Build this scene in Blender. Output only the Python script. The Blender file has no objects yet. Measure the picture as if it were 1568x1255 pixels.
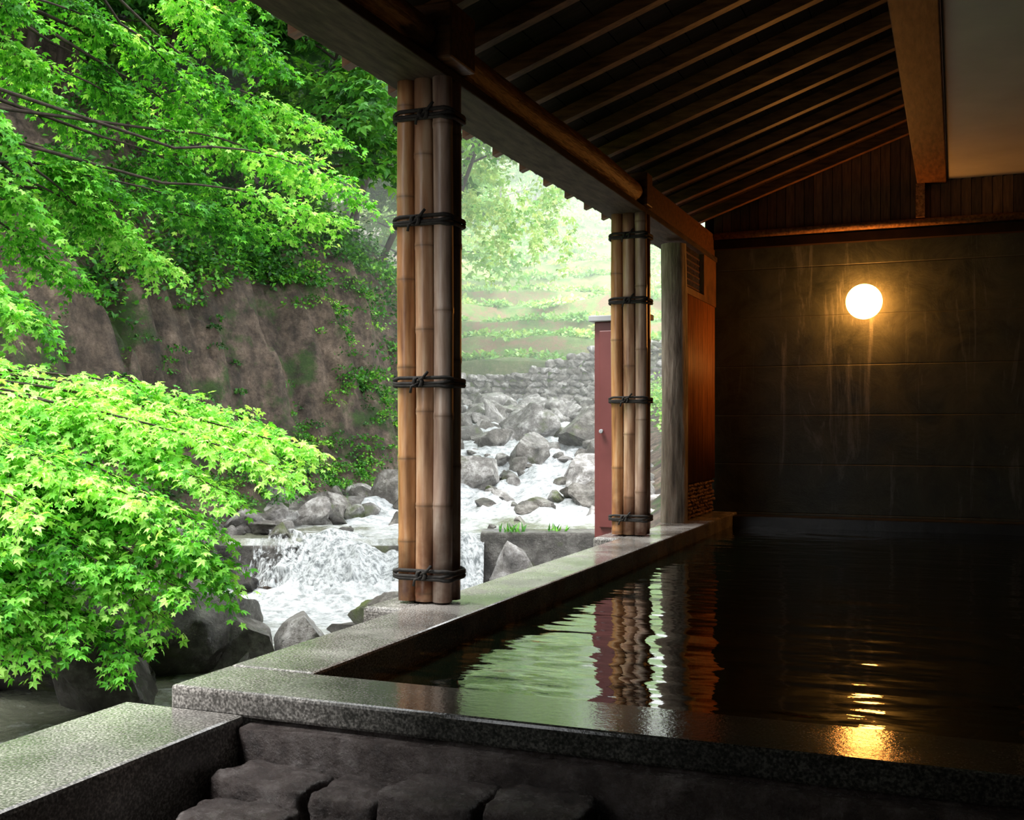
import bpy, bmesh, math, random
import numpy as np
from mathutils import Vector
rng = np.random.default_rng(7)
random.seed(7)
TH = math.radians(22.07)
SN, CS = math.sin(TH), math.cos(TH)

def RF(L, D, z):
    """river frame (lateral, downstream distance, height) -> world"""
    L = np.asarray(L, float); D = np.asarray(D, float); z = np.asarray(z, float)
    return np.stack(np.broadcast_arrays(-D*SN + L*CS, D*CS + L*SN, z), -1)

# ------------------------------------------------------------ mesh helpers
def link(o):
    bpy.context.scene.collection.objects.link(o); return o

def np_mesh(name, V, F, mat=None, smooth=True, attrs=None, parent=None):
    me = bpy.data.meshes.new(name)
    V = np.asarray(V, np.float32)
    if not isinstance(F, list): F = [F]
    F = [np.asarray(f, np.int32) for f in F if len(f)]
    me.vertices.add(len(V)); me.vertices.foreach_set('co', V.ravel())
    loops = np.concatenate([f.ravel() for f in F])
    tot = np.concatenate([np.full(len(f), f.shape[1], np.int32) for f in F])
    start = np.concatenate([[0], np.cumsum(tot)[:-1]]).astype(np.int32)
    me.loops.add(len(loops)); me.loops.foreach_set('vertex_index', loops)
    me.polygons.add(len(tot)); me.polygons.foreach_set('loop_start', start)
    me.polygons.foreach_set('use_smooth', np.full(len(tot), smooth, bool))
    if attrs:
        for k, a in attrs.items():
            at = me.attributes.new(k, 'FLOAT', 'POINT')
            at.data.foreach_set('value', np.asarray(a, np.float32))
    me.update(calc_edges=True); me.validate()
    o = bpy.data.objects.new(name, me); link(o)
    if mat: me.materials.append(mat)
    if parent: o.parent = parent
    return o

class MB:
    """accumulates boxes / tubes into one mesh"""
    def __init__(s): s.V=[]; s.F4=[]; s.F3=[]; s.A=[]; s.n=0
    def add(s, V, F4=None, F3=None, var=0.5):
        V=np.asarray(V,float); s.V.append(V)
        if F4 is not None and len(F4): s.F4.append(np.asarray(F4,int)+s.n)
        if F3 is not None and len(F3): s.F3.append(np.asarray(F3,int)+s.n)
        a=np.asarray(var,float)
        s.A.append(np.full(len(V),float(a)) if a.ndim==0 else a); s.n+=len(V)
    def box(s, lo, hi, var=0.5):
        x0,y0,z0=lo; x1,y1,z1=hi
        V=[(x0,y0,z0),(x1,y0,z0),(x1,y1,z0),(x0,y1,z0),(x0,y0,z1),(x1,y0,z1),(x1,y1,z1),(x0,y1,z1)]
        s.hexa(V,var)
    def hexa(s, V, var=0.5):
        F=[(0,3,2,1),(4,5,6,7),(0,1,5,4),(1,2,6,5),(2,3,7,6),(3,0,4,7)]
        s.add(V,F,var=var)
    def tube(s, P, R, n=8, closed=False, var=0.5, caps=True):
        P=np.asarray(P,float); m=len(P); R=np.broadcast_to(np.asarray(R,float),(m,))
        if closed: T=np.roll(P,-1,0)-np.roll(P,1,0)
        else: T=np.gradient(P,axis=0)
        T/= (np.linalg.norm(T,axis=1,keepdims=True)+1e-9)
        if abs(T[:,2]).mean()>0.5: ref=np.broadcast_to(np.array([[1.,0,0]]),T.shape)
        else: ref=np.broadcast_to(np.array([[0,0,1.]]),T.shape)
        U=np.cross(T,ref); U/=(np.linalg.norm(U,axis=1,keepdims=True)+1e-9)
        W=np.cross(T,U)
        a=np.arange(n)*2*math.pi/n
        V=P[:,None]+R[:,None,None]*(np.cos(a)[None,:,None]*U[:,None]+np.sin(a)[None,:,None]*W[:,None])
        V=V.reshape(-1,3)
        i=np.arange(m if closed else m-1)[:,None]; j=np.arange(n)[None]
        i2=(i+1)%m; j2=(j+1)%n
        F=np.stack([i*n+j,i*n+j2,i2*n+j2,i2*n+j],-1).reshape(-1,4)
        F3=[]
        if caps and not closed:
            V=np.vstack([V,P[0],P[-1]]); c0=m*n; c1=c0+1
            F3=[(c0,(k+1)%n,k) for k in range(n)]+[(c1,(m-1)*n+k,(m-1)*n+(k+1)%n) for k in range(n)]
        s.add(V,F,F3,var)
    def build(s, name, mat, smooth=False, parent=None, bevel=0):
        F=[]
        if s.F4: F.append(np.vstack(s.F4))
        if s.F3: F.append(np.vstack(s.F3))
        o=np_mesh(name,np.vstack(s.V),F,mat,smooth,{'var':np.concatenate(s.A)},parent)
        if bevel:
            b=o.modifiers.new('bev','BEVEL'); b.width=bevel; b.segments=2; b.limit_method='ANGLE'
        return o

def empty(name, loc=(0,0,0)):
    e=bpy.data.objects.new(name,None); e.location=loc; e.empty_display_size=.2; link(e); return e

# value noise
_tab=rng.random((256,256))
def vn(x,y):
    xi=np.floor(x).astype(int); yi=np.floor(y).astype(int)
    fx=x-xi; fy=y-yi; fx=fx*fx*(3-2*fx); fy=fy*fy*(3-2*fy)
    a=_tab[xi%256,yi%256]; b=_tab[(xi+1)%256,yi%256]; c=_tab[xi%256,(yi+1)%256]; d=_tab[(xi+1)%256,(yi+1)%256]
    return (a*(1-fx)+b*fx)*(1-fy)+(c*(1-fx)+d*fx)*fy-.5
def fbm(x,y,o=4):
    r=0; a=1
    for k in range(o):
        r=r+a*vn(x*2**k+17*k,y*2**k+31*k); a*=.5
    return r

# ------------------------------------------------------------ material helpers
def mat(name):
    m=bpy.data.materials.new(name); m.use_nodes=True
    nt=m.node_tree; nt.nodes.clear()
    out=nt.nodes.new('ShaderNodeOutputMaterial')
    return m,nt,out
def N(nt,t,**kw):
    n=nt.nodes.new(t)
    for k,v in kw.items():
        if k in n.inputs: n.inputs[k].default_value=v
        else: setattr(n,k,v)
    return n
def ramp(nt,fac,stops):
    r=nt.nodes.new('ShaderNodeValToRGB')
    e=r.color_ramp.elements
    while len(e)<len(stops): e.new(.5)
    for i,(p,c) in enumerate(stops):
        e[i].position=p; e[i].color=(*c,1) if len(c)==3 else c
    nt.links.new(fac,r.inputs[0]); return r
def coords(nt,scale=(1,1,1)):
    tc=nt.nodes.new('ShaderNodeNewGeometry')
    mp=nt.nodes.new('ShaderNodeMapping'); mp.inputs['Scale'].default_value=scale
    nt.links.new(tc.outputs['Position'],mp.inputs[0]); return mp.outputs[0]
def noise(nt,vec,scale,detail=5,rough=.6,dist=0):
    n=nt.nodes.new('ShaderNodeTexNoise'); n.inputs['Scale'].default_value=scale
    n.inputs['Detail'].default_value=detail; n.inputs['Roughness'].default_value=rough
    n.inputs['Distortion'].default_value=dist
    nt.links.new(vec,n.inputs['Vector']); return n.outputs['Fac']
def mixc(nt,fac,a,b,blend='MIX'):
    m=nt.nodes.new('ShaderNodeMix'); m.data_type='RGBA'; m.blend_type=blend
    for s,v in ((m.inputs[0],fac),(m.inputs[6],a),(m.inputs[7],b)):
        if hasattr(v,'is_output'): nt.links.new(v,s)
        else: s.default_value=v if isinstance(v,(int,float)) else (*v,1)
    return m.outputs[2]
def bump(nt,h,strength=.5,dist=.02):
    b=nt.nodes.new('ShaderNodeBump'); b.inputs['Strength'].default_value=strength; b.inputs['Distance'].default_value=dist
    nt.links.new(h,b.inputs['Height']); return b.outputs[0]
def simple(name,stops,scale=5,stretch=(1,1,1),rough=.6,bs=.4,bd=.01,detail=6,spec=.5,varmix=None,roughr=None):
    m,nt,out=mat(name); v=coords(nt,stretch); f=noise(nt,v,scale,detail)
    r=ramp(nt,f,stops); p=N(nt,'ShaderNodeBsdfPrincipled'); p.inputs['Roughness'].default_value=rough
    p.inputs['Specular IOR Level'].default_value=spec
    col=r.outputs[0]
    if varmix:
        a=N(nt,'ShaderNodeAttribute',attribute_name='var')
        r2=ramp(nt,a.outputs['Fac'],varmix); col=mixc(nt,1.0,col,r2.outputs[0],'MULTIPLY')
    nt.links.new(col,p.inputs['Base Color'])
    if roughr:
        rr=ramp(nt,noise(nt,v,scale*.37,3),[(.35,(roughr[0],)*3),(.65,(roughr[1],)*3)])
        nt.links.new(rr.outputs[0],p.inputs['Roughness'])
    nt.links.new(bump(nt,f,bs,bd),p.inputs['Normal'])
    nt.links.new(p.outputs[0],out.inputs[0]); return m

def leafmat(name,stops,trans=.45,gloss=.5):
    m,nt,out=mat(name)
    a=N(nt,'ShaderNodeAttribute',attribute_name='var')
    r=ramp(nt,a.outputs['Fac'],stops)
    p=N(nt,'ShaderNodeBsdfPrincipled'); p.inputs['Roughness'].default_value=gloss; p.inputs['Specular IOR Level'].default_value=.4
    t=N(nt,'ShaderNodeBsdfTranslucent'); mx=N(nt,'ShaderNodeMixShader'); mx.inputs[0].default_value=trans
    nt.links.new(r.outputs[0],p.inputs['Base Color'])
    tc=mixc(nt,1.0,r.outputs[0],(1.6,1.25,.9),'MULTIPLY')
    nt.links.new(tc,t.inputs[0]); nt.links.new(p.outputs[0],mx.inputs[1]); nt.links.new(t.outputs[0],mx.inputs[2])
    nt.links.new(mx.outputs[0],out.inputs[0]); return m

M={}
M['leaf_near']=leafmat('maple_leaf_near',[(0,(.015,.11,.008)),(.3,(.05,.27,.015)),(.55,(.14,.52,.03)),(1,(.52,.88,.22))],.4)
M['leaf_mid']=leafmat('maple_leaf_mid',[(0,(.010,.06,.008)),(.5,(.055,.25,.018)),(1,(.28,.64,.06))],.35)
M['leaf_far']=leafmat('leaf_haze_paled',[(0,(.10,.30,.06)),(.5,(.26,.54,.14)),(1,(.60,.80,.30))],.3)  # distant leaves: brightness of the haze put into pale greens
M['bark']=simple('bark',[(.3,(.012,.009,.007)),(.7,(.05,.038,.028))],12,(1,1,.3),.85,spec=.2)
M['wood_dark']=simple('rafter_wood',[(.3,(.05,.024,.010)),(.7,(.20,.095,.038))],6,(1,6,6),.5,.3,.004,spec=.25,varmix=[(0,(.6,.6,.6)),(1,(1.2,1.1,1))])
M['wood_deck']=simple('roof_deck_wood',[(.3,(.010,.006,.004)),(.7,(.026,.014,.008))],5,(1,8,1),.8,spec=.1)
M['wood_log']=simple('log_beam_wood',[(.3,(.08,.034,.012)),(.65,(.36,.18,.065))],7,(6,1,6),.5,.6,.015,spec=.3)
M['wood_ridge']=simple('ridge_beam_wood',[(.3,(.05,.020,.009)),(.7,(.17,.075,.030))],6,(6,1,6),.6,.3,.006,spec=.2)
M['wood_plate']=simple('plate_board_wood',[(.3,(.030,.021,.016)),(.7,(.09,.064,.05))],4,(6,1,6),.8,spec=.1)
M['wood_gable']=simple('gable_board_wood',[(.3,(.08,.035,.012)),(.7,(.24,.11,.04))],5,(8,1,1),.55,varmix=[(0,(.5,.5,.5)),(1,(1.2,1.15,1.1))])
M['logpost']=simple('peeled_log',[(.25,(.08,.065,.05)),(.5,(.30,.25,.19)),(.75,(.50,.44,.36))],9,(2.2,2.2,.35),.75,.9,.03)
M['rope']=simple('black_rope',[(.3,(.006,.005,.005)),(.7,(.03,.025,.02))],60,(1,1,1),.8)
M['plaster']=simple('ceiling_plaster',[(.3,(.33,.33,.32)),(.7,(.40,.40,.38))],2,(1,1,1),.8,.1)
M['stain_slats']=simple('slat_bamboo',[(.3,(.20,.07,.018)),(.7,(.46,.19,.06))],8,(3,3,.4),.5,varmix=[(0,(.6,.6,.6)),(1,(1.2,1.1,1))])
M['maroon']=simple('maroon_painted_steel',[(.3,(.14,.034,.032)),(.7,(.19,.052,.048))],3,(1,1,1),.4,.05)
M['capgrey']=simple('grey_cap',[(.3,(.3,.31,.33)),(.7,(.45,.46,.48))],3)
M['rubble']=simple('rubble_masonry',[(.3,(.06,.03,.018)),(.7,(.30,.17,.10))],14,(1,1,2),.5,.8,.03)
def granite(name,lo,hi,rr,lo2=None,hi2=None,rr2=None):
    m,nt,out=mat(name); v=coords(nt)
    f=noise(nt,v,130,2,.5); g=noise(nt,v,2.2,5)
    def colr(lo,hi): return ramp(nt,f,[(.35,lo),(.52,tuple((a+b)/2*.8 for a,b in zip(lo,hi))),(.66,hi)]).outputs[0]
    g2=ramp(nt,g,[(.35,(.5,.49,.48)),(.65,(1.15,1.14,1.12))])
    c=mixc(nt,1.,colr(lo,hi),g2.outputs[0],'MULTIPLY')
    p=N(nt,'ShaderNodeBsdfPrincipled')
    q=ramp(nt,noise(nt,v,3.1,5),[(.42,(rr[0],)*3),(.60,(rr[1],)*3)]).outputs[0]
    if lo2:
        sep=N(nt,'ShaderNodeSeparateXYZ'); nt.links.new(v,sep.inputs[0])
        a=N(nt,'ShaderNodeMath',operation='MULTIPLY_ADD'); nt.links.new(noise(nt,v,2.5,6),a.inputs[0]); a.inputs[1].default_value=1.0; nt.links.new(sep.outputs[0],a.inputs[2])
        mr=N(nt,'ShaderNodeMapRange'); nt.links.new(a.outputs[0],mr.inputs[0]); mr.inputs[1].default_value=-1.65; mr.inputs[2].default_value=-1.05
        c2=mixc(nt,1.,colr(lo2,hi2),g2.outputs[0],'MULTIPLY')
        c=mixc(nt,mr.outputs[0],c,c2)
        q2=ramp(nt,noise(nt,v,3.1,4),[(.4,(rr2[0],)*3),(.62,(rr2[1],)*3)]).outputs[0]
        q=mixc(nt,mr.outputs[0],q,q2); p.inputs['Specular IOR Level'].default_value=.4
    nt.links.new(c,p.inputs['Base Color']); nt.links.new(q,p.inputs['Roughness'])
    nt.links.new(bump(nt,noise(nt,v,45,4),.22,.003),p.inputs['Normal'])
    nt.links.new(p.outputs[0],out.inputs[0]); return m
M['granite']=granite('wet_granite',(.09,.085,.08),(.50,.48,.455),(.08,.36))
M['granite_wet']=granite('granite_dry_to_water_film',(.09,.085,.08),(.46,.44,.42),(.10,.35),(.02,.022,.02),(.11,.11,.10),(.05,.15))
M['basin']=simple('basin_stone_dark',[(.3,(.008,.008,.008)),(.7,(.03,.029,.027))],6,(1,1,1),.3,.5,.01)
def stepm():
    m,nt,out=mat('wet_step_stone'); v=coords(nt)
    f=noise(nt,v,9,10,.72); f2=noise(nt,v,40,6,.7)
    r=ramp(nt,f,[(.3,(.022,.018,.018)),(.5,(.080,.064,.060)),(.62,(.15,.13,.125)),(.75,(.34,.31,.30))])
    p=N(nt,'ShaderNodeBsdfPrincipled'); nt.links.new(r.outputs[0],p.inputs['Base Color'])
    q=ramp(nt,f2,[(.4,(.08,)*3),(.6,(.32,)*3)]); nt.links.new(q.outputs[0],p.inputs['Roughness'])
    a=N(nt,'ShaderNodeMath',operation='MULTIPLY_ADD'); nt.links.new(f2,a.inputs[0]); a.inputs[1].default_value=.35; nt.links.new(f,a.inputs[2])
    nt.links.new(bump(nt,a.outputs[0],1,.03),p.inputs['Normal']); nt.links.new(p.outputs[0],out.inputs[0]); return m
M['stepstone']=stepm()
def rockm(name='river_rock',mul=1.0,moss=.56):
    m,nt,out=mat(name); v=coords(nt)
    f=noise(nt,v,4,10,.75); r=ramp(nt,f,[(.3,tuple(x*mul for x in(.03,.028,.026))),(.5,tuple(x*mul for x in(.15,.14,.13))),(.7,tuple(min(.95,x*mul) for x in(.50,.49,.48)))])
    a=N(nt,'ShaderNodeAttribute',attribute_name='var')
    rv=ramp(nt,a.outputs['Fac'],[(0,(.32,.30,.27)),(.5,(.9,.87,.82)),(1,(1.9,1.9,1.95))])
    c=mixc(nt,1.,r.outputs[0],rv.outputs[0],'MULTIPLY')
    ms=ramp(nt,noise(nt,v,1.6,5),[(moss,(0,0,0)),(moss+.12,(1,1,1))])
    c=mixc(nt,ms.outputs[0],c,(.10,.13,.03))
    p=N(nt,'ShaderNodeBsdfPrincipled'); nt.links.new(c,p.inputs['Base Color'])
    q=ramp(nt,noise(nt,v,2.5,3),[(.4,(.12,)*3),(.6,(.45,)*3)]); nt.links.new(q.outputs[0],p.inputs['Roughness'])
    nt.links.new(bump(nt,f,1,.12),p.inputs['Normal']); nt.links.new(p.outputs[0],out.inputs[0]); return m
M['rock']=rockm('river_rock',.85)
M['rockpale']=rockm('pale_river_rock',1.3,.6)
def terr():
    m,nt,out=mat('hillside_soil'); v=coords(nt)
    f=noise(nt,v,1.1,8,.7); f2=noise(nt,v,3.2,14,.82); f3=noise(nt,coords(nt,(1,1,.35)),1.7,8,.7)
    soil=ramp(nt,f2,[(.3,(.035,.026,.020)),(.45,(.13,.10,.078)),(.57,(.31,.24,.19)),(.7,(.56,.46,.39))])
    tone=ramp(nt,f3,[(.38,(.45,.42,.38)),(.62,(1.35,1.24,1.14))]); soil=mixc(nt,1.,soil.outputs[0],tone.outputs[0],'MULTIPLY')
    grn=ramp(nt,f2,[(.3,(.02,.05,.01)),(.7,(.12,.22,.04))])
    k=ramp(nt,f,[(.52,(0,0,0)),(.62,(1,1,1))])
    near=mixc(nt,k.outputs[0],soil,grn.outputs[0])
    far=ramp(nt,noise(nt,v,.6,9,.75),[(.32,(.14,.36,.07)),(.5,(.32,.55,.14)),(.68,(.56,.70,.26))])  # far slopes lightened, haze painted into the ground colour
    rs=N(nt,'ShaderNodeAttribute',attribute_name='riser')
    rmx=N(nt,'ShaderNodeMath',operation='MULTIPLY'); nt.links.new(rs.outputs['Fac'],rmx.inputs[0])
    rn=ramp(nt,noise(nt,v,.9,6,.7),[(.42,(.05,)*3),(.58,(1,)*3)]); nt.links.new(rn.outputs[0],rmx.inputs[1])
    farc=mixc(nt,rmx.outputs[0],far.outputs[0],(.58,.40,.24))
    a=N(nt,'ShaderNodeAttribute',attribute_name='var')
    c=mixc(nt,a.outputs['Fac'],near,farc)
    p=N(nt,'ShaderNodeBsdfPrincipled'); p.inputs['Roughness'].default_value=.9
    nt.links.new(c,p.inputs['Base Color']); nt.links.new(bump(nt,f2,1,.6),p.inputs['Normal'])
    nt.links.new(p.outputs[0],out.inputs[0]); return m
M['terrain']=terr()
def riverm():
    m,nt,out=mat('stream_water'); v=coords(nt)
    a=N(nt,'ShaderNodeAttribute',attribute_name='foam')
    f=noise(nt,v,3.0,9,.75); 
    ad=N(nt,'ShaderNodeMath',operation='ADD'); nt.links.new(a.outputs['Fac'],ad.inputs[0]); nt.links.new(f,ad.inputs[1])
    k=ramp(nt,ad.outputs[0],[(.70,(0,0,0)),(1.0,(1,1,1))])
    w=N(nt,'ShaderNodeBsdfPrincipled'); w.inputs['Roughness'].default_value=.08; w.inputs['Base Color'].default_value=(.13,.135,.10,1); w.inputs['IOR'].default_value=1.33
    nt.links.new(bump(nt,noise(nt,v,9,4),.6,.05),w.inputs['Normal'])
    s=N(nt,'ShaderNodeBsdfPrincipled'); s.inputs['Roughness'].default_value=.6
    g=noise(nt,v,7,8,.75); gc=ramp(nt,g,[(.36,(.36,.39,.40)),(.53,(.90,.93,.95))]); nt.links.new(gc.outputs[0],s.inputs['Base Color'])
    nt.links.new(bump(nt,g,1,.16),s.inputs['Normal'])
    mx=N(nt,'ShaderNodeMixShader'); nt.links.new(k.outputs[0],mx.inputs[0]); nt.links.new(w.outputs[0],mx.inputs[1]); nt.links.new(s.outputs[0],mx.inputs[2])
    nt.links.new(mx.outputs[0],out.inputs[0]); return m
M['river']=riverm()
def fallm():
    m,nt,out=mat('falling_water'); v=coords(nt,(6,6,1.3))
    f=noise(nt,v,1.6,8,.75)
    a=N(nt,'ShaderNodeAttribute',attribute_name='var')
    ad=N(nt,'ShaderNodeMath',operation='ADD'); nt.links.new(a.outputs['Fac'],ad.inputs[0]); nt.links.new(f,ad.inputs[1])
    k=ramp(nt,ad.outputs[0],[(.52,(0,0,0)),(.66,(1,1,1))])
    t=N(nt,'ShaderNodeBsdfTransparent'); s=N(nt,'ShaderNodeBsdfPrincipled'); s.inputs['Roughness'].default_value=.4
    gc=ramp(nt,noise(nt,v,3.2,8,.7),[(.38,(.22,.25,.26)),(.55,(.90,.93,.95))]); nt.links.new(gc.outputs[0],s.inputs['Base Color'])
    nt.links.new(bump(nt,f,1,.16),s.inputs['Normal'])
    mx=N(nt,'ShaderNodeMixShader'); nt.links.new(k.outputs[0],mx.inputs[0]); nt.links.new(t.outputs[0],mx.inputs[1]); nt.links.new(s.outputs[0],mx.inputs[2])
    nt.links.new(mx.outputs[0],out.inputs[0]); return m
M['fall']=fallm()
def bathm():
    m,nt,out=mat('bath_water')
    v2=coords(nt,(.6,1.7,1))
    p=N(nt,'ShaderNodeBsdfPrincipled'); p.inputs['Base Color'].default_value=(.002,.004,.002,1); p.inputs['Roughness'].default_value=.012
    p.inputs['IOR'].default_value=1.48
    f=noise(nt,v2,3.0,2,.5); g=noise(nt,v2,15,3,.5)
    ad=N(nt,'ShaderNodeMath',operation='MULTIPLY_ADD'); nt.links.new(g,ad.inputs[0]); ad.inputs[1].default_value=.25; nt.links.new(f,ad.inputs[2])
    nt.links.new(bump(nt,ad.outputs[0],.25,.012),p.inputs['Normal'])
    nt.links.new(p.outputs[0],out.inputs[0]); return m
M['bath']=bathm()
def wallm():
    m,nt,out=mat('damp_board_marked_concrete'); v=coords(nt)
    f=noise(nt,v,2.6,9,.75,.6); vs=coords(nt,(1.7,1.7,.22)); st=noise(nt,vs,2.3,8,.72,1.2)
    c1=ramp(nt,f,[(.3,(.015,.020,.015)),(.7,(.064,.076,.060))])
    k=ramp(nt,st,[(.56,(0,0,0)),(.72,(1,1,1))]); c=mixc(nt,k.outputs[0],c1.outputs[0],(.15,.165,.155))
    sep=N(nt,'ShaderNodeSeparateXYZ'); nt.links.new(coords(nt),sep.inputs[0])
    md=N(nt,'ShaderNodeMath',operation='PINGPONG'); nt.links.new(sep.outputs[2],md.inputs[0]); md.inputs[1].default_value=.245
    ln=ramp(nt,md.outputs[0],[(.0,(.5,.5,.5)),(.008,(1,1,1))])
    c=mixc(nt,ln.outputs[0],(.07,.07,.06),c)
    p=N(nt,'ShaderNodeBsdfPrincipled'); nt.links.new(c,p.inputs['Base Color']); p.inputs['Specular IOR Level'].default_value=.3
    q=ramp(nt,f,[(.35,(.35,)*3),(.65,(.65,)*3)]); nt.links.new(q.outputs[0],p.inputs['Roughness'])
    h=N(nt,'ShaderNodeMath',operation='MULTIPLY_ADD'); nt.links.new(f,h.inputs[0]); h.inputs[1].default_value=1.2; nt.links.new(ln.outputs[0],h.inputs[2])
    nt.links.new(bump(nt,h.outputs[0],.6,.015),p.inputs['Normal']); nt.links.new(p.outputs[0],out.inputs[0]); return m
M['wall']=wallm()
def bamboom():
    m,nt,out=mat('weathered_bamboo'); v=coords(nt,(5,5,.5))
    f=noise(nt,v,3.5,5,.6); a=N(nt,'ShaderNodeAttribute',attribute_name='var')
    tan=ramp(nt,f,[(.3,(.19,.070,.022)),(.5,(.48,.22,.075)),(.7,(.66,.43,.21))])
    gry=ramp(nt,f,[(.3,(.17,.11,.09)),(.5,(.36,.27,.22)),(.7,(.58,.50,.44))])
    c=mixc(nt,a.outputs['Fac'],tan.outputs[0],gry.outputs[0])
    sep=N(nt,'ShaderNodeSeparateXYZ'); nt.links.new(coords(nt),sep.inputs[0])
    low=ramp(nt,sep.outputs[2],[(.0,(1,1,1)),(.6,(0,0,0))])
    n2=ramp(nt,noise(nt,coords(nt),7,4),[(.4,(.2,)*3),(.6,(1,)*3)])
    k=mixc(nt,1.,low.outputs[0],n2.outputs[0],'MULTIPLY')
    c=mixc(nt,k,c,(.12,.035,.016))
    node=N(nt,'ShaderNodeAttribute',attribute_name='node')
    nm=N(nt,'ShaderNodeMath',operation='MULTIPLY'); nt.links.new(node.outputs['Fac'],nm.inputs[0]); nm.inputs[1].default_value=.7
    c=mixc(nt,nm.outputs[0],c,(.12,.07,.04))
    p=N(nt,'ShaderNodeBsdfPrincipled'); nt.links.new(c,p.inputs['Base Color']); p.inputs['Roughness'].default_value=.33
    nt.links.new(bump(nt,f,.25,.004),p.inputs['Normal']); nt.links.new(p.outputs[0],out.inputs[0]); return m
M['bamboo']=bamboom()

# ------------------------------------------------------------ building
POST_X=-2.40; POST_TOP=2.52
def bamboo_pole(x,y,z0,z1,r,var,mb,node_list):
    gap=.42+.14*random.random(); ph=random.random()*gap
    zs=[z0]; nd=[0]; z=z0+ph
    while z<z1-.03:
        for dz,n in ((-.02,0),(-.007,.3),(0,1),(.007,.3),(.02,0)):
            zs.append(z+dz); nd.append(n)
        z+=gap*(.9+.2*random.random())
    zs.append(z1); nd.append(0)
    zs=np.array(zs); nd=np.array(nd,float); o=np.argsort(zs); zs=zs[o]; nd=nd[o]
    R=r*(1+.06*(nd>.2)-.03*(nd==1)); 
    P=np.stack([x+.004*np.sin(zs*2+x*50),y+.004*np.cos(zs*1.7+y*30),zs],1)
    mb.tube(P,R,16,var=var)
    a=np.repeat(nd,16); a=np.concatenate([a,[0,0]]); node_list.append(a)
def bamboo_post(cx,cy,name):
    e=empty(name,(cx,cy,0))
    mb=MB(); nl=[]
    p=.097
    vs=[.1,.4,.95,.5,.3,.8]
    k=0
    for j in range(2):
        for i in range(3):
            bamboo_pole((i-1)*p,(j-.5)*p,.01,POST_TOP+.02,.0475,vs[k]*.8+random.random()*.2,mb,nl); k+=1
    np_mesh('poles',np.vstack(mb.V),[np.vstack(mb.F4),np.vstack(mb.F3)],M['bamboo'],True,{'var':np.concatenate(mb.A),'node':np.concatenate(nl)},e)
    rp=MB()
    w,d,r=.146,.098,.05
    for zc in (2.36,1.85,1.07,.14):
        for k in range(3):
            zz=zc+(k-1)*.017
            pts=[]
            for sx,sy,a0 in ((1,-1,-90),(1,1,0),(-1,1,90),(-1,-1,180)):
                for t in range(5):
                    a=math.radians(a0+t*22.5)
                    pts.append(((w-r+.012)*sx+r*math.cos(a),(d-r+.008)*sy+r*math.sin(a),zz+.006*math.sin(a*2+k*2)))
            rp.tube(pts,.0095,6,closed=True)
        kx=.0+.05*(random.random()-.5); ky=-d-.012
        a=np.linspace(0,2*math.pi,9)[:-1]
        rp.tube(np.stack([kx+.022*np.cos(a),ky-.006+0*a,zc+.024*np.sin(a)],1),.011,6,closed=True)
        rp.tube([(kx-.01,ky,zc),(kx+.03,ky-.015,zc+.02),(kx+.055,ky-.01,zc+.05)],.007,6)
        rp.tube([(kx+.01,ky,zc),(kx-.03,ky-.015,zc-.02),(kx-.04,ky-.008,zc-.05)],.007,6)
    rp.build('rope_bindings',M['rope'],True,e)
    c=MB(); c.box((-.09,-.045,0),(.09,.045,POST_TOP)); c.build('core_timber',M['wood_deck'],parent=e)
    return e
bamboo_post(POST_X,4.84,'bamboo_post')
bamboo_post(POST_X,8.43,'bamboo_post')
bamboo_post(POST_X,1.20,'bamboo_post')
mb=MB()
for y in (4.84,8.43): mb.box((-2.64,y-.24,-1.6),(-2.425,y+.24,-.004))
mb.build('post_footing',M['granite'],bevel=.02)

# log post
z=np.linspace(0,2.50,26); 
mb=MB(); n=24
a=np.arange(n)*2*math.pi/n
V=[]
for k,zz in enumerate(z):
    r=.122-.012*zz/2.5+.008*fbm(np.cos(a)*2+5,np.sin(a)*2+zz*1.5,3)+.004*np.sin(a*9+zz*.8)
    V.append(np.stack([-2.36+r*np.cos(a)+.01*math.sin(zz*1.3),9.70+r*np.sin(a),np.full(n,zz)],1))
V=np.vstack(V); F=[(k*n+j,k*n+(j+1)%n,(k+1)*n+(j+1)%n,(k+1)*n+j) for k in range(25) for j in range(n)]
mb.add(V,F); mb.build('log_post',M['logpost'],True)

# bath rim
e=empty('bath_rim')
mb=MB()
mb.box((-2.42,3.272,-1.6),(-2.07,11.19,0)); mb.box((-2.42,2.975,-1.6),(-2.07,3.272,-.086)); mb.build('side_rim',M['granite'],parent=e,bevel=.012)
mb=MB()
mb.box((-2.60,-1.99,-1.6),(-2.12,2.945,-.07)); mb.build('lower_rim',M['granite'],parent=e,bevel=.014)
mb=MB()
mb.box((-2.42,2.95,-.085),(1.5,3.27,-.001)); mb.build('cross_rim_slab',M['granite_wet'],parent=e,bevel=.012)
def rough_bar(mb,x0,x1,yf,yb,zb,zt,amp,seed):
    xs=np.linspace(x0,x1,400); prof=[(yb,zb),(yf,zb),(yf,zb+(zt-zb)*.35),(yf,zb+(zt-zb)*.8),(yf,zb+(zt-zb)*.93),(yf+.003,zt-.006),(yf+.010,zt),(yb,zt)]
    V=[]
    for k,(y,z_) in enumerate(prof):
        d=amp*fbm(xs*7+seed,np.full_like(xs,k*.3+seed),6) if 1<=k<=6 else 0*xs
        V.append(np.stack([xs,y+d,z_+d*.5*(k>=3)],1))
    V=np.stack(V,1); m=len(prof)
    i=np.arange(399)[:,None]*m+np.arange(m-1)[None]
    F=np.stack([i,i+1,i+m+1,i+m],-1).reshape(-1,4); mb.add(V.reshape(-1,3),F)
mb=MB()
rough_bar(mb,-2.11,1.5,2.965,3.25,-.95,-.085,.008,3)
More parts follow.
